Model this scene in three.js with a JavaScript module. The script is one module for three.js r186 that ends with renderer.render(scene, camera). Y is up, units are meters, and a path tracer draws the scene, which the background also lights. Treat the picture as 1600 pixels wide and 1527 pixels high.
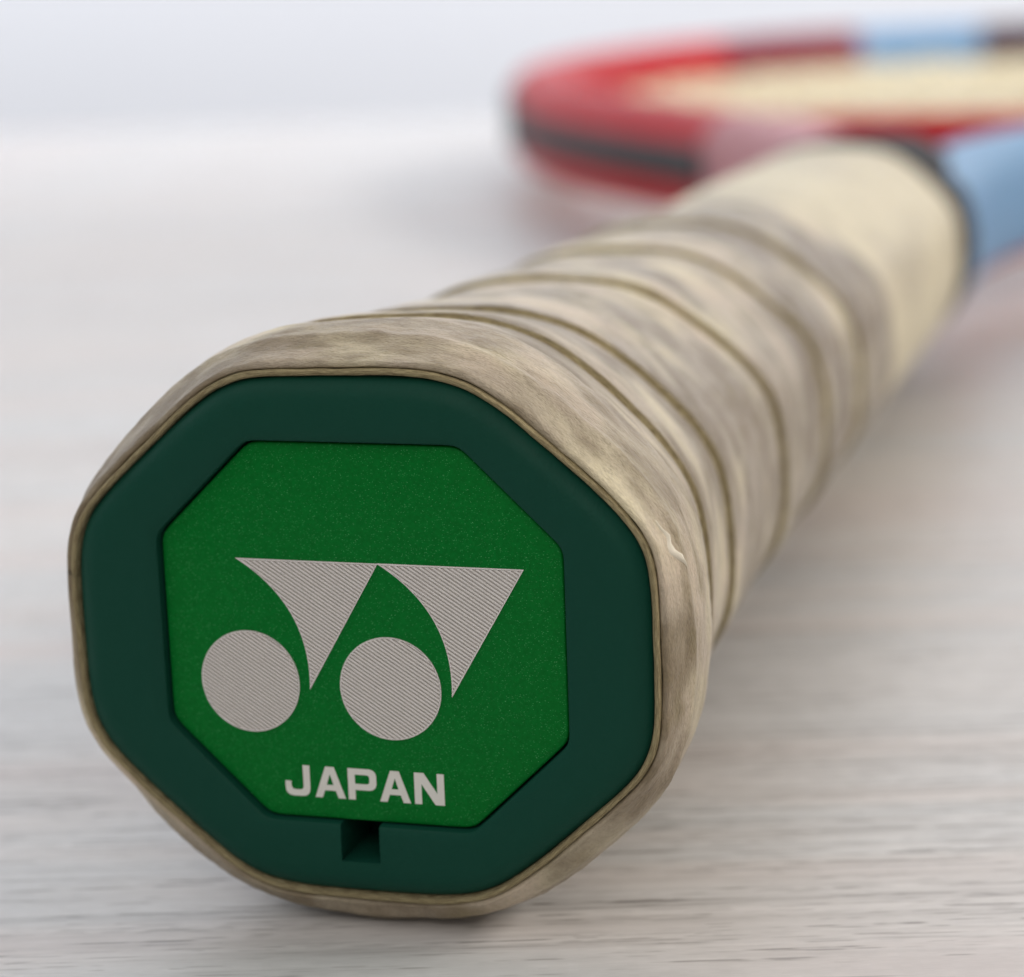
import * as THREE from 'three';
import { mergeGeometries, toCreasedNormals, mergeVertices } from 'three/addons/utils/BufferGeometryUtils.js';
import { RectAreaLightUniformsLib } from 'three/addons/lights/RectAreaLightUniformsLib.js';
import { Brush, Evaluator, SUBTRACTION } from 'three-bvh-csg';

// ------------------------------------------------------------------ camera, lamps, exposure (metres)
const S = 0.001;                                                   // the racket is drawn in millimetres
const scene = new THREE.Scene();
const camera = new THREE.PerspectiveCamera(22.79, 1024 / 977, 0.01, 20);
camera.position.set(0.0497974, 0.0578565, 0.1292575);
camera.rotation.order = 'YXZ';
camera.rotation.set(-0.2215045, 0.2998757, -0.0372575);
camera.focus = 0.1405;
camera.userData.fStop = camera.getFocalLength() / 3.15;             // an iris of 3.15 mm
scene.add(camera);

RectAreaLightUniformsLib.init();
function panelLight(color, strength, w, h, from, to) {
  const l = new THREE.RectAreaLight(color, strength, w, h);
  l.position.set(...from); scene.add(l); l.lookAt(...to);
  return l;
}
panelLight(0xfff9f4, 0.68, 3.4, 3.4, [-0.2, 1.9, 0.6], [-0.2, 0, 0.6]);               // ceiling
panelLight(0xeff4ff, 1.3, 1.7, 1.2, [-1.7, 0.95, 0.15], [-0.1, 0, -0.7]);          // window on the left
panelLight(0xfff5ec, 27, 0.4, 0.4, [1.22, 0.86, -0.42], [-0.1, 0, -0.4]);        // lamp on the right
panelLight(0xfff7f0, 1.7, 3.2, 2.0, [0.5, 1.8, 2.8], [0, 0.2, -0.6]);              // the bright room behind the camera

panelLight(0xf2f6ff, 3.7, 2.8, 0.35, [-0.35, 0.6, -0.5], [-0.47, 0.42, -1.0]);          // added strip light with no visible source, brightens the wall

const renderer = new THREE.WebGLRenderer({ antialias: true });
renderer.setSize(1024, 977);
renderer.toneMapping = THREE.LinearToneMapping;
renderer.toneMappingExposure = 1.06;
renderer.shadowMap.enabled = true;

// ------------------------------------------------------------------ helpers
function mulberry(a) { return () => { a |= 0; a = (a + 0x6d2b79f5) | 0; let t = Math.imul(a ^ (a >>> 15), 1 | a); t = (t + Math.imul(t ^ (t >>> 7), 61 | t)) ^ t; return ((t ^ (t >>> 14)) >>> 0) / 4294967296; }; }
const { lerp, clamp, smoothstep } = THREE.MathUtils, PI = Math.PI;
function hash3(x, y, z) { let h = Math.imul(x, 374761393) ^ Math.imul(y, 668265263) ^ Math.imul(z, 2147483647 ^ 0x5bd1e995); h = Math.imul(h ^ (h >>> 13), 1274126177); h = Math.imul(h ^ (h >>> 16), 0x85ebca6b); return ((h ^ (h >>> 15)) >>> 0) / 4294967296; }
const ease = (t) => t * t * (3 - 2 * t);
function noise3(x, y, z) {                                          // value noise, 0..1
  const ix = Math.floor(x), iy = Math.floor(y), iz = Math.floor(z), a = ease(x - ix), b = ease(y - iy), c = ease(z - iz);
  const l = (k) => lerp(lerp(hash3(ix, iy, iz + k), hash3(ix + 1, iy, iz + k), a), lerp(hash3(ix, iy + 1, iz + k), hash3(ix + 1, iy + 1, iz + k), a), b);
  return lerp(l(0), l(1), c);
}
function fbm(x, y, z, n = 4) { let s = 0, a = 0.5, t = 0; for (let i = 0; i < n; i++) { s += a * noise3(x, y, z); t += a; a *= 0.5; x = x * 2.03 + 11.3; y = y * 2.03 + 5.7; z = z * 2.03 + 3.1; } return s / t; }
const lin = (hex) => { const c = new THREE.Color(hex); return [c.r, c.g, c.b]; };
const mix3 = (a, b, t) => [lerp(a[0], b[0], t), lerp(a[1], b[1], t), lerp(a[2], b[2], t)];
const toSRGB = (v) => Math.round(255 * clamp(v <= 0.0031308 ? 12.92 * v : 1.055 * Math.pow(v, 1 / 2.4) - 0.055, 0, 1));
function texture(w, h, fill, srgb) {                                // fill(x, y) -> [r, g, b] (linear when srgb is set) or a grey
  const d = new Uint8Array(w * h * 4);
  for (let y = 0, o = 0; y < h; y++) for (let x = 0; x < w; x++, o += 4) {
    const v = fill(x, y);
    if (srgb) { d[o] = toSRGB(v[0]); d[o + 1] = toSRGB(v[1]); d[o + 2] = toSRGB(v[2]); } else d[o] = d[o + 1] = d[o + 2] = Math.round(255 * clamp(v, 0, 1));
    d[o + 3] = 255;
  }
  const t = new THREE.DataTexture(d, w, h);
  t.wrapS = t.wrapT = THREE.RepeatWrapping; t.magFilter = THREE.LinearFilter; t.minFilter = THREE.LinearMipmapLinearFilter; t.generateMipmaps = true;
  if (srgb) t.colorSpace = THREE.SRGBColorSpace;
  t.needsUpdate = true;
  return t;
}
function add(name, geometry, material, parent) {
  geometry.scale(S, S, S);
  const m = new THREE.Mesh(geometry, material);
  m.name = name; m.castShadow = m.receiveShadow = true; parent.add(m);
  return m;
}
// a surface from rows of points; each row has the same count; vertices carry uv and maybe colours
function sheet(rows, { closedU = false, closedV = false, uv, color, flip = false } = {}) {
  const R = rows.length, N = rows[0].length, p = [], t = [], c = [], idx = [];
  for (let j = 0; j < R; j++) for (let i = 0; i < N; i++) {
    const q = rows[j][i]; p.push(q[0], q[1], q[2]);
    const w = uv ? uv(i, j, q) : [i / N, j / R]; t.push(w[0], w[1]);
    if (color) c.push(...color(i, j, q));
  }
  for (let j = 0; j < (closedV ? R : R - 1); j++) for (let i = 0; i < (closedU ? N : N - 1); i++) {
    const i1 = (i + 1) % N, j1 = (j + 1) % R, a = j * N + i, b = j * N + i1, d = j1 * N + i, e = j1 * N + i1;
    if (flip) idx.push(a, d, b, b, d, e); else idx.push(a, b, d, b, e, d);
  }
  const g = new THREE.BufferGeometry();
  g.setAttribute('position', new THREE.Float32BufferAttribute(p, 3)); g.setAttribute('uv', new THREE.Float32BufferAttribute(t, 2));
  if (color) g.setAttribute('color', new THREE.Float32BufferAttribute(c, 3));
  g.setIndex(idx); g.computeVertexNormals();
  return g;
}
// rounded octagon: distance from its middle at angle a
function octagon(hw, hh, p, q, m) {
  let nx = hh - q, ny = hw - p; const l = Math.hypot(nx, ny); nx /= l; ny /= l;
  const dd = nx * p + ny * hh;
  return (a, o = 0, soft = m) => {
    const c = Math.abs(Math.cos(a)), s = Math.abs(Math.sin(a));
    return Math.pow(Math.pow(c / (hw + o), soft) + Math.pow(s / (hh + o), soft) + Math.pow((nx * c + ny * s) / (dd + o), soft), -1 / soft);
  };
}
const CY = 18;                                                      // height of the axis at the butt
const CAP = [-0.33, -0.33];                                         // the wound front sits a little left of and below the badge
const near = (z) => Math.exp(Math.min(0, z) / 25), axisX = (z) => CAP[0] * near(z);
const axisY = (z) => CY + 0.0035 * z + CAP[1] * near(z);                               // the racket lies slightly nose-down (z is negative along it)

// ------------------------------------------------------------------ the table and the wall behind it
const GRAIN = 0.285;                                                // the boards run this far round from the picture plane
{
  const W = 2048, H = 2048, LX = 300, LY = 120;                     // the pattern is 300 x 120 mm
  const rnd = mulberry(77), dark = new Float32Array(W * H), pale = new Float32Array(W * H);
  const per = (x, n) => ((x % n) + n) % n;
  const bandNoise = []; for (let y = 0; y < H; y++) bandNoise.push(0);
  for (let k = 0; k < 5; k++) { const n = [7, 17, 41, 97, 211][k], amp = [0.4, 0.35, 0.4, 0.35, 0.3][k], v = Array.from({ length: n }, () => rnd()); for (let y = 0; y < H; y++) { const f = (y / H) * n, i = Math.floor(f); bandNoise[y] += amp * (lerp(v[i % n], v[(i + 1) % n], ease(f - i)) - 0.5); } }
  function streaks(buf, count, len, wide, depth, broken) {
    for (let s = 0; s < count; s++) {
      const x0 = rnd() * W, y0 = rnd() * H, L = (len * (0.25 + 1.9 * rnd() * rnd()) * W) / LX, wd = Math.max(0.7, (wide * (0.5 + rnd()) * H) / LY), dp = depth * (0.25 + 0.75 * rnd()), slope = (rnd() - 0.5) * 0.035, ph = rnd() * 9;
      if (rnd() > 0.62 + bandNoise[Math.floor(y0)] * 1.3) continue;
      for (let i = 0; i < L; i++) {
        const t = i / L, e = Math.min(1, 6 * t, 6 * (1 - t)) * (broken ? clamp(1.9 * noise3(i * 0.11 + s * 3.7, s, 5) - 0.25, 0, 1) : 0.6 + 0.4 * noise3(i * 0.04, s, 2)), yc = y0 + slope * i + 2.2 * Math.sin(ph + i * 0.012);
        for (let y = Math.floor(yc - wd * 1.5); y <= yc + wd * 1.5; y++) { const f = Math.exp(-Math.pow((y - yc) / (wd * 0.62), 2)) * e * dp, o = per(y, H) * W + per(Math.floor(x0 + i), W); buf[o] = 1 - (1 - buf[o]) * (1 - f); }
      }
    }
  }
  streaks(pale, 2600, 40, 0.5, 0.35, false);
  streaks(dark, 1500, 60, 0.55, 0.15, false);
  streaks(dark, 22000, 5, 0.12, 0.42, true);
  streaks(dark, 7000, 9, 0.15, 0.5, true);
  streaks(dark, 3300, 13, 0.17, 0.95, true);
  const base = lin('#c8c5c2'), ink = lin('#463f39'), white = lin('#dbd9d7'), warm = lin('#c5bfbc'), cool = lin('#c1c5c6');
  const map = texture(W, H, (x, y) => {
    const o = y * W + x, X = (x / W) * 2 * PI, Y = (y / H) * 2 * PI, u = 1.1 * Math.cos(X), v = 1.1 * Math.sin(X);
    const tint = noise3(u + 4, v + 9, 5 * Math.cos(Y) + 5 * Math.sin(Y) * 0.7 + 20), grainy = fbm(u * 30, v * 30, Math.cos(Y) * 95 + Math.sin(Y) * 60, 2);
    let c = mix3(mix3(base, warm, smoothstep(tint, 0.45, 0.85)), cool, smoothstep(1 - tint, 0.4, 0.85) * 0.7);
    c = mix3(c, white, 0.75 * pale[o] + 0.22 * clamp(bandNoise[y], 0, 1));
    c = mix3(c, ink, 0.16 * clamp(-bandNoise[y], 0, 1) + 0.9 * dark[o]);
    const k = 0.9 + 0.14 * grainy + 0.07 * hash3(x >> 2, y, 9);
    return [c[0] * k, c[1] * k, c[2] * k];
  }, true);
  const bump = texture(1024, 1024, (x, y) => 0.8 - 0.6 * dark[y * 2 * W + x * 2] - 0.12 * pale[y * 2 * W + x * 2]);
  const mat = new THREE.MeshPhysicalMaterial({ map, bumpMap: bump, bumpScale: 0.00004, roughness: 0.42, specularIntensity: 0.9 });
  // top with a rounded rear edge, cut from one slab
  const x0 = -1300, x1 = 1000, front = 330, back = -715, th = 30, rows = [];
  const prof = [[front, -th], [front, -2], [front - 2, 0]];
  for (let i = 1; i < 40; i++) prof.push([lerp(front - 2, back + 2, i / 40), 0]);
  prof.push([back + 2, 0], [back + 0.6, -0.6], [back, -2], [back, -th]);
  for (const [z, y] of prof) { const r = []; for (let i = 0; i <= 40; i++) r.push([lerp(x0, x1, i / 40), y, z]); rows.push(r); }
  const top = sheet(rows, { uv: (i, j, q) => [q[0] / LX, (q[2] - q[1]) / LY], flip: false });
  const under = new THREE.PlaneGeometry(x1 - x0, front - back).rotateX(PI / 2).translate((x0 + x1) / 2, -th, (front + back) / 2);
  const g = mergeGeometries([toCreasedNormals(top, 0.9), under.toNonIndexed()]);
  const table = add('table_top', g, mat, scene);
  table.rotation.y = GRAIN; table.position.y = -0.0008;
  table.userData = { kind: 'structure', label: 'pale whitewashed wood-grain table top under the racket' };

  const plaster = texture(256, 256, (x, y) => 0.5 + 0.5 * (fbm(x * 0.1, y * 0.1, 3, 3) - 0.5));
  const wallMat = new THREE.MeshStandardMaterial({ color: new THREE.Color('#e9edf3'), bumpMap: plaster, bumpScale: 0.001, roughness: 0.85 });
  const wg = new THREE.BoxGeometry(4600, 2400, 60).translate(0, 700, 0);
  const wall = add('wall', wg, wallMat, scene);
  wall.position.set(-0.28, 0, -0.95); wall.rotation.y = GRAIN;
  wall.userData = { kind: 'structure', label: 'blurred bluish white wall behind the table' };
}

// ------------------------------------------------------------------ the racket
const racket = new THREE.Group();
racket.name = 'tennis_racket';
racket.userData = { label: 'red and blue tennis racket lying flat with its green butt cap towards the viewer', category: 'racket' };
scene.add(racket);

// --- butt cap: a dark green moulded ring with a recess for the badge and a small slot under it
const capOct = octagon(18.15, 16.05, 7.5, 6.7, 18), holeOct = octagon(12.72, 11.79, 6.6, 5.87, 80), badgeOct = octagon(12.6, 11.67, 6.53, 5.81, 70);
const ringRow = (f, z, n, cy = CY, cx = 0) => Array.from({ length: n }, (_, i) => { const a = (i / n) * 2 * PI, r = f(a); return [cx + r * Math.cos(a), cy + r * Math.sin(a), z]; });
{
  const N = 288, rows = [];
  rows.push(ringRow((a) => holeOct(a), -4.5, N), ringRow((a) => holeOct(a), -0.2, N), ringRow((a) => holeOct(a, 0.05), -0.07, N), ringRow((a) => holeOct(a, 0.18), 0, N));
  for (const t of [0.25, 0.5, 0.75]) rows.push(ringRow((a) => lerp(holeOct(a, 0.18), capOct(a, -1.7), t), 0.04, N, CY + CAP[1] * t, CAP[0] * t));
  for (let k = 0; k <= 7; k++) { const b = (k / 7) * PI / 2; rows.push(ringRow((a) => capOct(a, -1.7 + 1.7 * Math.sin(b)), -1.25 * (1 - Math.cos(b)), N, CY + CAP[1], CAP[0])); }
  rows.push(ringRow((a) => capOct(a), -4.5, N, CY + CAP[1], CAP[0]));
  const solid = sheet(rows, { closedU: true, closedV: true, flip: true });
  const cutter = new THREE.BufferGeometry();
  const slot = (x0, x1, y0, y1, z0, z1, d) => { const g = new THREE.BoxGeometry(x1 - x0, y1 - y0, z1 - z0).translate((x0 + x1) / 2, (y0 + y1) / 2, (z0 + z1) / 2), p = g.attributes.position; for (let i = 0; i < p.count; i++) if (p.getZ(i) > (z0 + z1) / 2) { p.setX(i, p.getX(i) + Math.sign(p.getX(i) - (x0 + x1) / 2) * d); if (p.getY(i) < (y0 + y1) / 2) p.setY(i, p.getY(i) - d); } return g; };
  const ev = new Evaluator(); ev.attributes = ['position', 'normal', 'uv']; ev.useGroups = false;
  const A = new Brush(solid), B = new Brush(slot(-1.72, 0.55, 3.95, 6.9, -5.2, 0.5, 0.12)); A.updateMatrixWorld(); B.updateMatrixWorld();
  let g = ev.evaluate(A, B, SUBTRACTION).geometry;
  const p = g.attributes.position, uv = []; for (let i = 0; i < p.count; i++) uv.push(p.getX(i) / 20, p.getY(i) / 20 + p.getZ(i) / 20);
  g.setAttribute('uv', new THREE.Float32BufferAttribute(uv, 2)); g = toCreasedNormals(g, 0.6);
  const fine = texture(512, 512, (x, y) => fbm(x * 0.35, y * 0.35, 2, 3));
  const handled = texture(512, 512, (x, y) => { const w = (t) => (t / 512) * 2 * PI; return 0.4 + 0.34 * fbm(Math.cos(w(x)) * 3 + 7, Math.sin(w(x)) * 3 + 7, y * 0.02, 4); });
  const mould = new THREE.MeshPhysicalMaterial({ roughnessMap: handled, color: new THREE.Color().setRGB(0.005, 0.055, 0.036), roughness: 0.9, bumpMap: fine, bumpScale: 0.00002, specularIntensity: 0.24 });
  const cap = add('butt_cap', g, mould, racket);
  const back = ringRow((a) => capOct(a, -0.4), -7, N), brim = ringRow((a) => capOct(a, -0.4), -4.45, N), mid = ringRow(() => 0.01, -7, N);
  add('cap_floor', sheet([mid, back, brim], { closedU: true, flip: true }), mould, cap);

  // --- badge with metallic flakes
  const rnd = mulberry(5), F = 1024, fl = new Float32Array(F * F), nb = new Float32Array(F * F);
  for (let i = 0; i < F * F; i++) nb[i] = rnd();
  for (let s = 0; s < 26000; s++) { const x = Math.floor(rnd() * F), y = Math.floor(rnd() * F), v = Math.pow(rnd(), 2.6); fl[y * F + x] += v; fl[y * F + ((x + 1) % F)] += v * 0.45; }
  const green = lin('#00752b'), deep = lin('#005e20'), spark = lin('#a6f0b4');
  const flakes = texture(F, F, (x, y) => mix3(mix3(green, deep, 0.75 * fbm(x * 0.18, y * 0.18, 7, 3)), spark, clamp(fl[y * F + x], 0, 1) * 0.6), true);
  const flakeBump = texture(F, F, (x, y) => 0.5 * nb[y * F + x] + 0.5 * fbm(x * 0.3, y * 0.3, 1, 2));
  const bm = new THREE.MeshPhysicalMaterial({ map: flakes, bumpMap: flakeBump, bumpScale: 0.000012, roughness: 0.42, metalness: 0.1, specularIntensity: 0.22 });
  const bz = -0.5, br = [ringRow((a) => badgeOct(a), bz - 1.6, N), ringRow((a) => badgeOct(a), bz - 0.12, N), ringRow((a) => badgeOct(a, -0.05), bz - 0.03, N), ringRow((a) => badgeOct(a, -0.14), bz, N), ringRow((a) => badgeOct(a) * 0.5, bz, N), ringRow(() => 0.01, bz, N)];
  const badge = add('end_badge', toCreasedNormals(sheet(br, { closedU: true, uv: (i, j, q) => [q[0] / 26, q[1] / 26], flip: false }), 0.8), bm, racket);
  badge.userData.label = 'glittery green octagonal badge in the butt cap';

  // --- emblem: ribbed silver shapes, cut ridge by ridge
  const silver = new THREE.MeshPhysicalMaterial({ color: new THREE.Color().setRGB(0.8, 0.785, 0.765), roughness: 0.27, metalness: 0.9 });
  const PITCH = 0.212, ang = -0.575, n = [-Math.sin(ang), Math.cos(ang)];          // ridges run down to the right
  const clip = (poly, lo, hi) => { for (const [lim, s] of [[lo, 1], [hi, -1]]) { const out = []; for (let i = 0; i < poly.length; i++) { const a = poly[i], b = poly[(i + 1) % poly.length], da = s * (a[0] * n[0] + a[1] * n[1] - lim), db = s * (b[0] * n[0] + b[1] * n[1] - lim); if (da >= 0) out.push(a); if (da * db < 0) { const t = da / (da - db); out.push([lerp(a[0], b[0], t), lerp(a[1], b[1], t)]); } } poly = out; if (poly.length < 3) return []; } return poly; };
  function ribbed(outline, inner, z, height) {
    const pos = [];
    const t = inner.map((q) => q[0] * n[0] + q[1] * n[1]), from = Math.floor(Math.min(...t) / PITCH), to = Math.ceil(Math.max(...t) / PITCH);
    for (let k = from; k < to; k++) for (const [a, b, ha, hb] of [[0, 0.3, 0, 0], [0.3, 0.42, 0, 1], [0.42, 0.88, 1, 1], [0.88, 1, 1, 0]]) {
      const lo = (k + a) * PITCH, hi = (k + b) * PITCH, poly = clip(inner, lo, hi);
      if (poly.length < 3) continue;
      for (const f of THREE.ShapeUtils.triangulateShape(poly.map((q) => new THREE.Vector2(...q)), [])) { const tri = f.map((v) => poly[v]); const o = (tri[1][0] - tri[0][0]) * (tri[2][1] - tri[0][1]) - (tri[1][1] - tri[0][1]) * (tri[2][0] - tri[0][0]); if (o < 0) tri.reverse(); for (const q of tri) { const s = clamp((q[0] * n[0] + q[1] * n[1] - lo) / (hi - lo), 0, 1); pos.push(q[0], q[1], z + height * lerp(ha, hb, s)); } }
    }
    const g = new THREE.BufferGeometry(); g.setAttribute('position', new THREE.Float32BufferAttribute(pos, 3)); g.setAttribute('uv', new THREE.Float32BufferAttribute(new Float32Array((pos.length / 3) * 2), 2)); g.computeVertexNormals();
    const sh = new THREE.Shape(outline.map((q) => new THREE.Vector2(...q))); sh.holes.push(new THREE.Path(inner.map((q) => new THREE.Vector2(...q))));
    const rim = new THREE.ExtrudeGeometry(sh, { depth: height * 0.75 + 0.01, bevelEnabled: false }).translate(0, 0, z - 0.01);
    return mergeGeometries([g, rim.index ? rim.toNonIndexed() : rim]);
  }
  const tri = (x, y, g) => {                                      // flat top, straight right side, hollow arc on the left
    const A = [x, y], B = [x + 9.08, y - 0.02], C = [x + 4.36, y - 8.02], pts = [];
    const mid = [(A[0] + C[0]) / 2 + 1.27, (A[1] + C[1]) / 2 + 0.62];
    for (let i = 0; i <= 28; i++) { const t = i / 28, ctl = [2 * mid[0] - (A[0] + C[0]) / 2, 2 * mid[1] - (A[1] + C[1]) / 2]; pts.push([(1 - t) ** 2 * C[0] + 2 * t * (1 - t) * ctl[0] + t * t * A[0], (1 - t) ** 2 * C[1] + 2 * t * (1 - t) * ctl[1] + t * t * A[1]]); }
    pts.push(B);
    if (!g) return pts.reverse();
    const cx = x + 5.5, cy = y - 2.4; return pts.map((q) => { const dx = q[0] - cx, dy = q[1] - cy, l = Math.hypot(dx, dy), k = Math.max(0, 1 - (g * (l > 5 ? 4.2 : l > 3.4 ? 2.2 : 1.15)) / l); return [cx + dx * k, cy + dy * k]; }).reverse();
  };
  const disc = (x, y, r) => Array.from({ length: 72 }, (_, i) => [x + r * Math.cos((i / 72) * 2 * PI), y + r * Math.sin((i / 72) * 2 * PI)]);
  const ez = bz + 0.01;
  for (const dx of [0, 8.98]) {
    add('emblem_triangle', ribbed(tri(-7.82 + dx, 22.52, 0), tri(-7.82 + dx, 22.52, 0.065), ez, 0.15), silver, badge);
    add('emblem_disc', ribbed(disc(-7.3 + dx, 14.83, 3.19), disc(-7.3 + dx, 14.83, 3.12), ez, 0.15), silver, badge);
  }
  // --- lettering
  const L = (w, build) => ({ w, build });
  const P = (d, kind = THREE.Shape) => { const s = new kind(); for (const c of d) { if (c.length === 2) (s.curves.length || s.started ? s.lineTo(...c) : (s.moveTo(...c), (s.started = true))); else s.quadraticCurveTo(...c); } return s; };
  const holed = (d, h) => { const s = P(d); s.holes.push(P(h, THREE.Path)); return s; };
  const J = P([[152, 255], [208, 255], [208, 75], [208, 0, 135, 0], [72, 0], [0, 0, 0, 72], [0, 120], [50, 120], [50, 88], [50, 52, 86, 52], [118, 52], [152, 52, 152, 88], [152, 255]]);
  const Al = holed([[0, 0], [92, 255], [164, 255], [254, 0], [194, 0], [172, 60], [82, 60], [60, 0], [0, 0]], [[98, 106], [156, 106], [128, 196], [98, 106]]);
  const Pl = holed([[0, 0], [0, 255], [165, 255], [235, 255, 235, 188], [235, 148], [235, 80, 165, 80], [58, 80], [58, 0], [0, 0]], [[58, 130], [150, 130], [178, 130, 178, 156], [178, 180], [178, 206, 150, 206], [58, 206], [58, 130]]);
  const Nl = P([[0, 0], [0, 255], [78, 255], [186, 92], [186, 255], [243, 255], [243, 0], [168, 0], [58, 166], [58, 0], [0, 0]]);
  const ink = new THREE.MeshStandardMaterial({ color: new THREE.Color().setRGB(0.74, 0.74, 0.7), roughness: 0.5, metalness: 0.2 });
  const k = 10.2 / 1316;
  for (const [shape, x] of [[J, 0], [Al, 248], [Pl, 526], [Al, 786], [Nl, 1073]]) {
    const g = new THREE.ExtrudeGeometry(shape, { depth: 3, bevelEnabled: false, curveSegments: 8 }).scale(k, k, 0.0075).translate(-5.45 + x * k, 7.66, bz - 0.002);
    add('letter', g, ink, badge);
  }
}

// --- grip: outline of the wrapped handle at z, before the laps of tape
const gripSize = (z) => {                                            // half width, half height
  const k = [[0, 19.2, 17.0], [-4, 19.5, 17.85], [-8, 19.2, 18.0], [-14, 18.2, 17.4], [-20, 17.2, 16.7], [-30, 16.6, 16.1], [-50, 16.0, 15.5], [-100, 15.75, 14.8], [-180, 15.6, 14.3], [-400, 15.6, 14.3]];
  for (let i = 0; i < k.length - 1; i++) if (z >= k[i + 1][0]) { const t = clamp((k[i][0] - z) / (k[i][0] - k[i + 1][0]), 0, 1); return [lerp(k[i][1], k[i + 1][1], t), lerp(k[i][2], k[i + 1][2], t)]; }
  return [15.6, 14.3];
};
function gripRadius(a, z) {
  let w = 0, h = 0; for (const d of [-3, -1.5, 0, 1.5, 3]) { const s = gripSize(z + d); w += s[0] / 5; h += s[1] / 5; }
  return octagon(w, h, w * 0.42, h * 0.42, lerp(11, 12, clamp(-z / 60, 0, 1)))(a);
}
// seams: the turn-by-turn spiral; a runs 0..1 clockwise from the lower left (hidden) side
const KEY = [[-1, -1.5], [0, -3.0], [0.375, -6.6], [0.625, -9.8], [1, -14.5], [1.375, -20.5], [1.625, -28.2], [2, -34.5], [2.375, -41.5], [2.625, -51.3], [3, -55.5], [3.375, -61.5], [3.625, -71.8], [4, -76], [4.375, -82], [4.625, -91.3], [5, -97], [5.375, -104], [5.625, -114], [6, -119], [7, -140]].map(([s, z]) => [s - 0.155, z]);
const spiral = (s) => { for (let i = 0; i < KEY.length - 1; i++) if (s <= KEY[i + 1][0]) { const p0 = KEY[Math.max(0, i - 1)], p1 = KEY[i], p2 = KEY[i + 1], p3 = KEY[Math.min(KEY.length - 1, i + 2)], m1 = (p2[1] - p0[1]) / (p2[0] - p0[0]), m2 = (p3[1] - p1[1]) / (p3[0] - p1[0]), d = p2[0] - p1[0], t = (s - p1[0]) / d; return (2 * t ** 3 - 3 * t * t + 1) * p1[1] + (t ** 3 - 2 * t * t + t) * d * m1 + (-2 * t ** 3 + 3 * t * t) * p2[1] + (t ** 3 - t * t) * d * m2; } return KEY[KEY.length - 1][1]; };
const START = 0.94 * PI, turn = (a) => START - a * 2 * PI;                        // angle of a
const onGrip = (a, z, off) => { const th = turn(a), r = gripRadius(th, z) + off; return [axisX(z) + r * Math.cos(th), axisY(z) + r * Math.sin(th), z]; };
const wobble = (a, s, k) => (fbm(Math.cos(a * 2 * PI) * 3 + 9, Math.sin(a * 2 * PI) * 3 + 9, s * 3.1, 3) - 0.5) * k;

const cream = lin('#d8cfb0'), pinkish = lin('#cdbfab'), taupe = lin('#716249'), greyish = lin('#a59a88'), dusty = lin('#a39b91'), olive = lin('#8f875a'), clean = lin('#ddd5b8');
const gripTone = ([x, y, z], dirt = 1) => {                         // stains worn into the tape, in patches drawn out along it
  const a = Math.atan2(y - axisY(z), x), u = Math.cos(a) * 3.2, v = Math.sin(a) * 3.2, f = fbm(u * 0.7 + 3, v * 0.7 + 7, z * 0.2, 4), h = fbm(u * 1.3 + 13, v * 1.3 + 1, z * 0.55 + 30, 3), e = fbm(u * 1.9 + 1, v * 1.9 + 5, z * 1.0 + 11, 5);
  let c = mix3(cream, pinkish, smoothstep(h, 0.35, 0.7));
  c = mix3(c, z < -18 ? dusty : greyish, smoothstep(f, 0.26, 0.6) * Math.min(1, 0.85 * dirt));
  c = mix3(c, taupe, smoothstep(e * 0.55 + f * 0.45, 0.42, 0.68) * Math.min(1, 0.75 * dirt));
  c = mix3(c, olive, smoothstep(e * 0.6 + h * 0.4, 0.56, 0.75) * 0.3 * dirt);
  return c;
};
const grainBump = texture(1024, 1024, (x, y) => { const w = (t) => (t / 1024) * 2 * PI, n = fbm(Math.cos(w(x)) * 26 + 40, Math.sin(w(x)) * 26 + 40, y * 0.42, 3); return 0.55 * n + 0.45 * fbm(Math.cos(w(x)) * 9, Math.sin(w(x)) * 9, y * 0.11 + 70, 2); });
const tapeTint = texture(1024, 1024, (x, y) => { const w = (x / 1024) * 2 * PI, n = fbm(Math.cos(w) * 30 + 60, Math.sin(w) * 30 + 60, y * 0.3, 3), st = fbm(Math.cos(w) * 6 + 20, Math.sin(w) * 6 + 20, y * 0.16 + 9, 3), pit = smoothstep(noise3(Math.cos(w) * 55 + 20, Math.sin(w) * 55 + 20, y * 0.4), 0.86, 0.97), k = (0.74 + 0.36 * n + 0.3 * (st - 0.5)) * (1 - 0.4 * pit); return [k, k * 0.995, k * 0.985]; }, true);
const tapeMat = new THREE.MeshPhysicalMaterial({ vertexColors: true, map: tapeTint, bumpMap: grainBump, bumpScale: 0.00014, roughness: 0.5, specularIntensity: 0.75, sheen: 0.15, sheenRoughness: 0.6, sheenColor: new THREE.Color(0.9, 0.88, 0.8) });
const fibre = texture(512, 512, (x, y) => 0.6 * hash3(x, y, 3) + 0.4 * fbm(x * 0.2, y * 0.6, 1, 2));
const edgeTint = texture(512, 512, (x, y) => mix3(lin('#b9ac84'), lin('#7d7050'), clamp(2.2 * fbm(x * 0.11, y * 0.25, 4, 3) - 0.6 + 0.5 * (hash3(x >> 1, y >> 1, 8) - 0.5), 0, 1)), true);
const edgeMat = new THREE.MeshStandardMaterial({ map: edgeTint, bumpMap: fibre, bumpScale: 0.00008, roughness: 0.9 });

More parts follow.
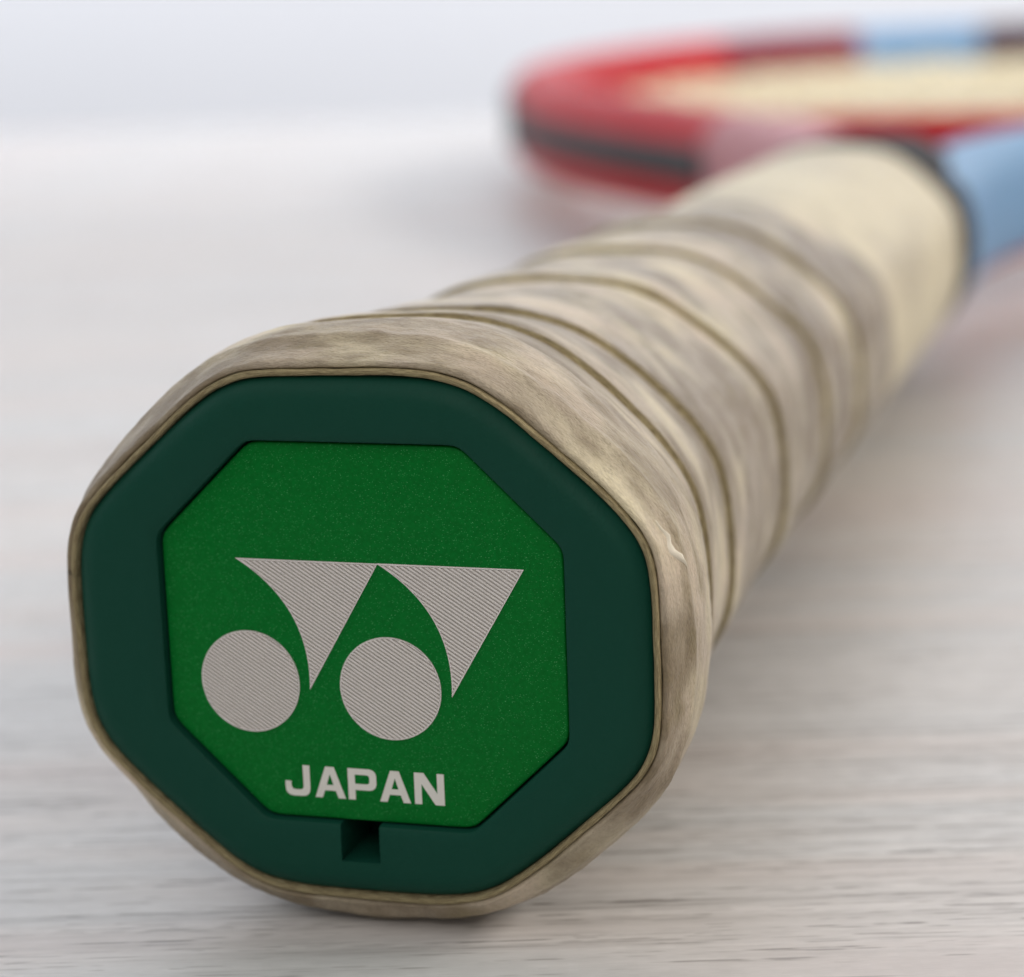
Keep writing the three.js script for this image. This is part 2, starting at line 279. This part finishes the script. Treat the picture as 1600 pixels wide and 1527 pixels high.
const grip = new THREE.Group(); grip.name = 'overgrip'; racket.add(grip);
grip.userData.label = 'worn stained cream overgrip wound round the handle';
{
  const N = 360;
  // front wrap, folded over the rim of the cap, in bands: cut edge, then the roll up to the first seam
  const capPoint = (th, off, z) => { const r = capOct(th, off); return [CAP[0] + r * Math.cos(th), CY + CAP[1] + r * Math.sin(th), z]; };
  const edgeRows = [], lip = [[-0.06, -1.6], [-0.03, -0.62], [0.04, -0.47], [0.2, -0.42], [0.33, -0.5], [0.35, -0.85]];
  for (const [off, z] of lip) edgeRows.push(Array.from({ length: N }, (_, i) => { const a = i / N; return capPoint(turn(a), off + wobble(a, 1, 0.24) + wobble(a * 3, 6 + off, 0.1), z + wobble(a, 5 + off, 0.3)); }));
  const uvA = (i, j, q) => [(i / N) * 4, j * 0.06];
  add('tape_edge', sheet(edgeRows, { closedU: true, uv: uvA, flip: true }), edgeMat, grip);
  const rollRows = [], lap = [[0.36, -0.95], [0.38, -0.8], [0.5, -0.64], [0.72, -0.68]];
  const seamA = (a) => spiral(a), endOff = 0.66;
  for (const [off, z] of lap) rollRows.push(Array.from({ length: N }, (_, i) => { const a = i / N; return capPoint(turn(a), off + wobble(a, 1, 0.24) + wobble(a * 3, 4, 0.14), z + wobble(a, 7, 0.3)); }));
  const M = 30;
  const rollEnd = (a) => Math.min(seamA(a), -2.6) + 0.2 + wobble(a, 3, 0.3);
  const roll = (a, z, lift = 0) => {
    const th = turn(a), z0 = -0.85, r0 = capOct(th, 0.84), r1 = gripRadius(th, z) + endOff, t = (z0 - z) / (z0 - rollEnd(a));
    const k = Math.sin(clamp((z0 - z) / lerp(3.8, 0.8, smoothstep(-Math.sin(th), 0.1, 0.8)), 0, 1) * PI / 2), crease = 0.24 * Math.exp(-Math.pow((z + 3.0 + wobble(a, 3, 1.2)) / 0.4, 2));
    const r = lerp(r0, Math.max(r1, r0 - 0.2), k) + crease * k - 0.1 * smoothstep(t, 0.94, 1) + 0.3 * (fbm(Math.cos(th) * 6 + 5, Math.sin(th) * 6 + 5, z * 0.45, 3) - 0.5) + 0.1 * (fbm(Math.cos(th) * 30 + 5, Math.sin(th) * 30 + 5, z * 1.5, 2) - 0.5) + lift;
    return [axisX(z) + r * Math.cos(th), axisY(z) + r * Math.sin(th), z];
  };
  for (let j = 0; j <= M; j++) rollRows.push(Array.from({ length: N }, (_, i) => roll(i / N, lerp(-0.85, rollEnd(i / N), j / M))));
  rollRows.push(rollRows[rollRows.length - 1].map(([x, y, z], i) => { const th = turn(i / N); return [x - 0.5 * Math.cos(th), y - 0.5 * Math.sin(th), z - 0.05]; }));
  const tone = (i, j, q) => gripTone(q, q[2] < -60 ? 1.3 : 0.95), uvT = (i, j) => [(i / N) * 4, (j * 0.3) / 30];
  add('tape_wrap', sheet(rollRows, { closedU: true, uv: uvT, color: tone, flip: true }), tapeMat, grip);

  // later wraps: each starts with its own cut edge standing up out of the seam before it
  function wrap(zFrom, zTo, rise, lead) {
    const rows = [], er = [], K = 30, stepAt = (a) => rise * (0.45 + 1.1 * fbm(Math.cos(a * 2 * PI) * 4 + 9, Math.sin(a * 2 * PI) * 4 + 9, lead * 7.7, 3));
    for (const [fo, dz] of [[-1, 0.3], [0.1, 0.06], [0.8, 0.0], [1, -0.07]]) er.push(Array.from({ length: N + 1 }, (_, i) => { const a = i / N; return onGrip(a, zFrom(a) + dz + wobble(a, lead, 0.3) + wobble(a * 4, lead + 1, 0.08), fo * stepAt(a)); }));
    add('tape_edge', sheet(er, { uv: (i, j, q) => [(i / N) * 4, j * 0.05], flip: true }), edgeMat, grip);
    for (let j = 0; j <= K; j++) rows.push(Array.from({ length: N + 1 }, (_, i) => {
      const a = i / N, step = stepAt(a), z0 = zFrom(a) - 0.06 + wobble(a, lead, 0.3) + wobble(a * 4, lead + 1, 0.08), z1 = zTo(a) + 0.1, t = (j / K) ** 1.6, z = lerp(z0, z1, t), d = z0 - z;
      const off = step + 0.1 * (1 - Math.exp(-d / 0.35)) - (step + 0.09) * smoothstep(t, 0.06, 0.97) - 0.25 * smoothstep(t, 0.93, 1) + 0.18 * (fbm(Math.cos(turn(a)) * 3 + 5, Math.sin(turn(a)) * 5 + 5, z * 0.22, 3) - 0.5) * smoothstep(t, 0, 0.1);
      return onGrip(a, z, off);
    }));
    add('tape_wrap', sheet(rows, { uv: (i, j, q) => [(i / N) * 4, q[2] / 30], color: tone, flip: true }), tapeMat, grip);
  }
  const seamB = (a) => spiral(a) - lerp(1.5, 5.6, smoothstep(a, 0.0, 0.25)) - 0.3 * a;
  wrap((a) => Math.min(spiral(a), -2.6), seamB, 0.3, 3);
  wrap(seamB, (a) => spiral(a + 1), 0.33, 21);
  for (let k = 1; k < 5; k++) wrap((a) => spiral(a + k), (a) => spiral(a + k + 1), 0.33, 20 + k);

  // torn white skin standing up where the tape was scuffed
  const sm = new THREE.MeshStandardMaterial({ color: new THREE.Color('#e2dccb'), roughness: 0.85 }), scuff = [];
  const tears = [[23.0, -1.9, 0.05], [21.2, -2.0, 0.16], [19.6, -2.35, 0.26], [18.2, -2.15, 0.3], [17.0, -2.2, 0.36], [15.8, -2.55, 0.42], [14.6, -2.75, 0.2], [13.4, -3.1, 0.05]];
  for (const [v, lift] of [[-1, -0.03], [-0.55, 0.1], [0, 0.17], [0.6, 0.12], [1, -0.03]]) scuff.push(tears.map(([deg, z, w], i) => roll((START - deg * PI / 180) / (2 * PI), z + v * w * (0.75 + 0.25 * Math.sin(i * 5)), lift * Math.min(1, w * 5))));
  add('scuff', sheet(scuff, { flip: false }), sm, grip);
}
{
  // clean grip above the overgrip, then the black collar
  const N = 200, rows = [];
  for (let j = 0; j <= 40; j++) { const z = lerp(-84, -178, j / 40); rows.push(Array.from({ length: N }, (_, i) => onGrip(i / N, z, 0.1 - 0.65 * (1 - smoothstep(-z, 98, 122)) - 0.5 * smoothstep(j / 40, 0.93, 1)))); }
  const m = add('base_grip', sheet(rows, { closedU: true, uv: (i, j, q) => [(i / N) * 4, q[2] / 30], color: (i, j, q) => mix3(clean, gripTone(q, 1.2), 0.1 + 0.45 * smoothstep(fbm(q[0] * 0.12 + 4, q[1] * 0.12, q[2] * 0.07, 3), 0.42, 0.7)), flip: true }), tapeMat, racket);
  m.userData.label = 'clean cream upper end of the grip';
  const black = new THREE.MeshStandardMaterial({ color: new THREE.Color().setRGB(0.01, 0.01, 0.013), roughness: 0.8,  }), cr = [];
  for (const [z, o] of [[-177, -2], [-177.2, 0.15], [-178, 0.35], [-193, -0.2], [-212, -1.4], [-213, -1.9], [-213.2, -5]]) cr.push(Array.from({ length: N }, (_, i) => onGrip(i / N, z, o)));
  add('grip_collar', toCreasedNormals(sheet(cr, { closedU: true, flip: true }), 0.7), black, racket);
}

// --- frame: shaft, throat arms, head
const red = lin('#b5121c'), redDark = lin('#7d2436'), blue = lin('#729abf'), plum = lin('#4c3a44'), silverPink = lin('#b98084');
const paint = new THREE.MeshPhysicalMaterial({ vertexColors: true, roughness: 0.45, specularIntensity: 0.4 });
const beam = (w, h, groove) => {                                     // cross-section: a outwards, b up
  const pts = [], n = 28; for (let i = 0; i < n; i++) { const t = (i / n) * 2 * PI, c = Math.cos(t), s = Math.sin(t); let a = w * Math.sign(c) * Math.abs(c) ** 0.62, b = h * Math.sign(s) * Math.abs(s) ** 0.75; if (groove && c > 0) a -= groove * Math.exp(-Math.pow(b / (h * 0.3), 2)); pts.push([a, b]); } return pts;
};
function sweep(path, section, closed, color, caps) {
  const n = path.length, rows = path.map((p, k) => { const q = path[closed ? (k + 1) % n : Math.min(n - 1, k + 1)], o = path[closed ? (k - 1 + n) % n : Math.max(0, k - 1)], tx = q[0] - o[0], tz = q[2] - o[2], l = Math.hypot(tx, tz), nx = tz / l, nz = -tx / l; return section(k).map(([a, b]) => [p[0] + nx * a, p[1] + b, p[2] + nz * a]); });
  return sheet(rows, { closedU: true, closedV: closed, color });
}
const HC = -513, HW = 125, HL = 166, EXP = 2.25;
const headAt = (t) => { const c = Math.cos(t), s = Math.sin(t); return [HW * Math.sign(c) * Math.abs(c) ** (2 / EXP), 0, HC - HL * Math.sign(s) * Math.abs(s) ** (2 / EXP)]; };  // t = 90 degrees at the tip
{
  const NH = 240, path = [];
  for (let k = 0; k < NH; k++) { const p = headAt((k / NH) * 2 * PI); p[1] = axisY(p[2]); path.push(p); }
  const deg = (k) => (k / NH) * 360;
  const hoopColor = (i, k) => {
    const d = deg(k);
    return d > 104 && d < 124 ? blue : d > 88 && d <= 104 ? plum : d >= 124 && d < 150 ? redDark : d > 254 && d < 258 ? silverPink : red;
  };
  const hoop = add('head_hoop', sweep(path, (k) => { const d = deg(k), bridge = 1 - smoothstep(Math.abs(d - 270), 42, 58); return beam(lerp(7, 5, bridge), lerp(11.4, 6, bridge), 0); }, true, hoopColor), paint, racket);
  // dark strip of grommets round the outside
  const gm = new THREE.MeshStandardMaterial({ color: new THREE.Color().setRGB(0.018, 0.014, 0.016), roughness: 0.6 }), gp = [];
  for (let k = -31; k <= 160; k++) gp.push(path[(k + NH) % NH].slice());
  add('grommet_strip', sweep(gp, (k) => { const d = ((k - 31) / NH) * 360, h = 3.6 + 3.4 * smoothstep(d, 160, 175) * (1 - smoothstep(d, 200, 220)); return [[-5.2, -h - 0.3], [-7.3, -h], [-7.8, -h + 0.8], [-7.8, h - 0.8], [-7.3, h], [-5.2, h + 0.3]]; }, false), gm, racket);
  // throat arms and shaft
  for (const s of [-1, 1]) {
    const cv = new THREE.CatmullRomCurve3([[8, -190], [8.5, -225], [17, -262], [40, -305], [69, -345], [94, -385], [112, -430], [121, -470]].map(([x, z]) => new THREE.Vector3(s * x, axisY(z), z)), false, 'centripetal');
    const ap = cv.getPoints(90).map((v) => [v.x, v.y, v.z]);
    const col = (i, k, q) => { const b = q[1] - axisY(q[2]); if (q[2] > (s > 0 ? -290 : -205)) return b > -7 ? blue : red; return s < 0 && q[2] > -300 ? silverPink : red; };
    const arm = add('throat_arm', sweep(s < 0 ? ap : ap, (k) => { const t = k / 90; return beam(lerp(7.4, 5.8, t), lerp(9.6, 10.6, smoothstep(t, 0.2, 0.8)), 0).map(([a, b]) => [a, b]); }, false, col), paint, racket);
    const bandPath = ap.slice(38, 80);
    add('side_band', sweep(bandPath, (k) => { const o = -s * 1; const w = lerp(7.0, 5.9, k / 42); return [[-s * (w - 1.5) * -1 * -1, -3.6], [-s * (w + 0.35), -3.2], [-s * (w + 0.5), 0], [-s * (w + 0.35), 3.2], [-s * (w - 1.5), 3.6]]; }, false), gm, racket);
  }
  // strings
  const stringMat = new THREE.MeshPhysicalMaterial({ color: new THREE.Color('#f0e7c6'), roughness: 0.4 });
  const spanX = (z) => { const u = Math.abs((z - HC) / HL); return u >= 1 ? 0 : HW * (1 - u ** EXP) ** (1 / EXP) - 4; }, spanZ = (x) => { const u = Math.abs(x / HW); return u >= 1 ? 0 : HL * (1 - u ** EXP) ** (1 / EXP) - 4; };
  const cord = (pts) => new THREE.TubeGeometry(new THREE.CatmullRomCurve3(pts), pts.length * 2, 0.66, 6);
  const mains = Array.from({ length: 16 }, (_, i) => (i - 7.5) * 13.2 * (1 + 0.012 * Math.abs(i - 7.5))), crosses = Array.from({ length: 19 }, (_, i) => HC + (i - 9) * 16.2);
  mains.forEach((x, i) => { const h = spanZ(x), pts = [[x, HC + h]]; crosses.forEach((z) => { if (Math.abs(z - HC) < h - 3) pts.push([x, z]); }); pts.push([x, HC - h]); pts.sort((a, b) => b[1] - a[1]); add('main_string', cord(pts.map(([px, z]) => { const c = Math.round((z - crosses[0]) / 16.2); return new THREE.Vector3(px, axisY(z) + ((c + i) % 2 ? 0.5 : -0.5), z); })), stringMat, racket); });
  crosses.forEach((z, c) => { const h = spanX(z); if (h < 10) return; const pts = [[-h]]; mains.forEach((x, i) => { if (Math.abs(x) < h - 3) pts.push([x, i]); }); pts.push([h]); add('cross_string', cord(pts.map(([x, i]) => new THREE.Vector3(x, axisY(z) + (i === undefined ? 0 : (c + i) % 2 ? -0.5 : 0.5), z))), stringMat, racket); });
}

renderer.render(scene, camera);
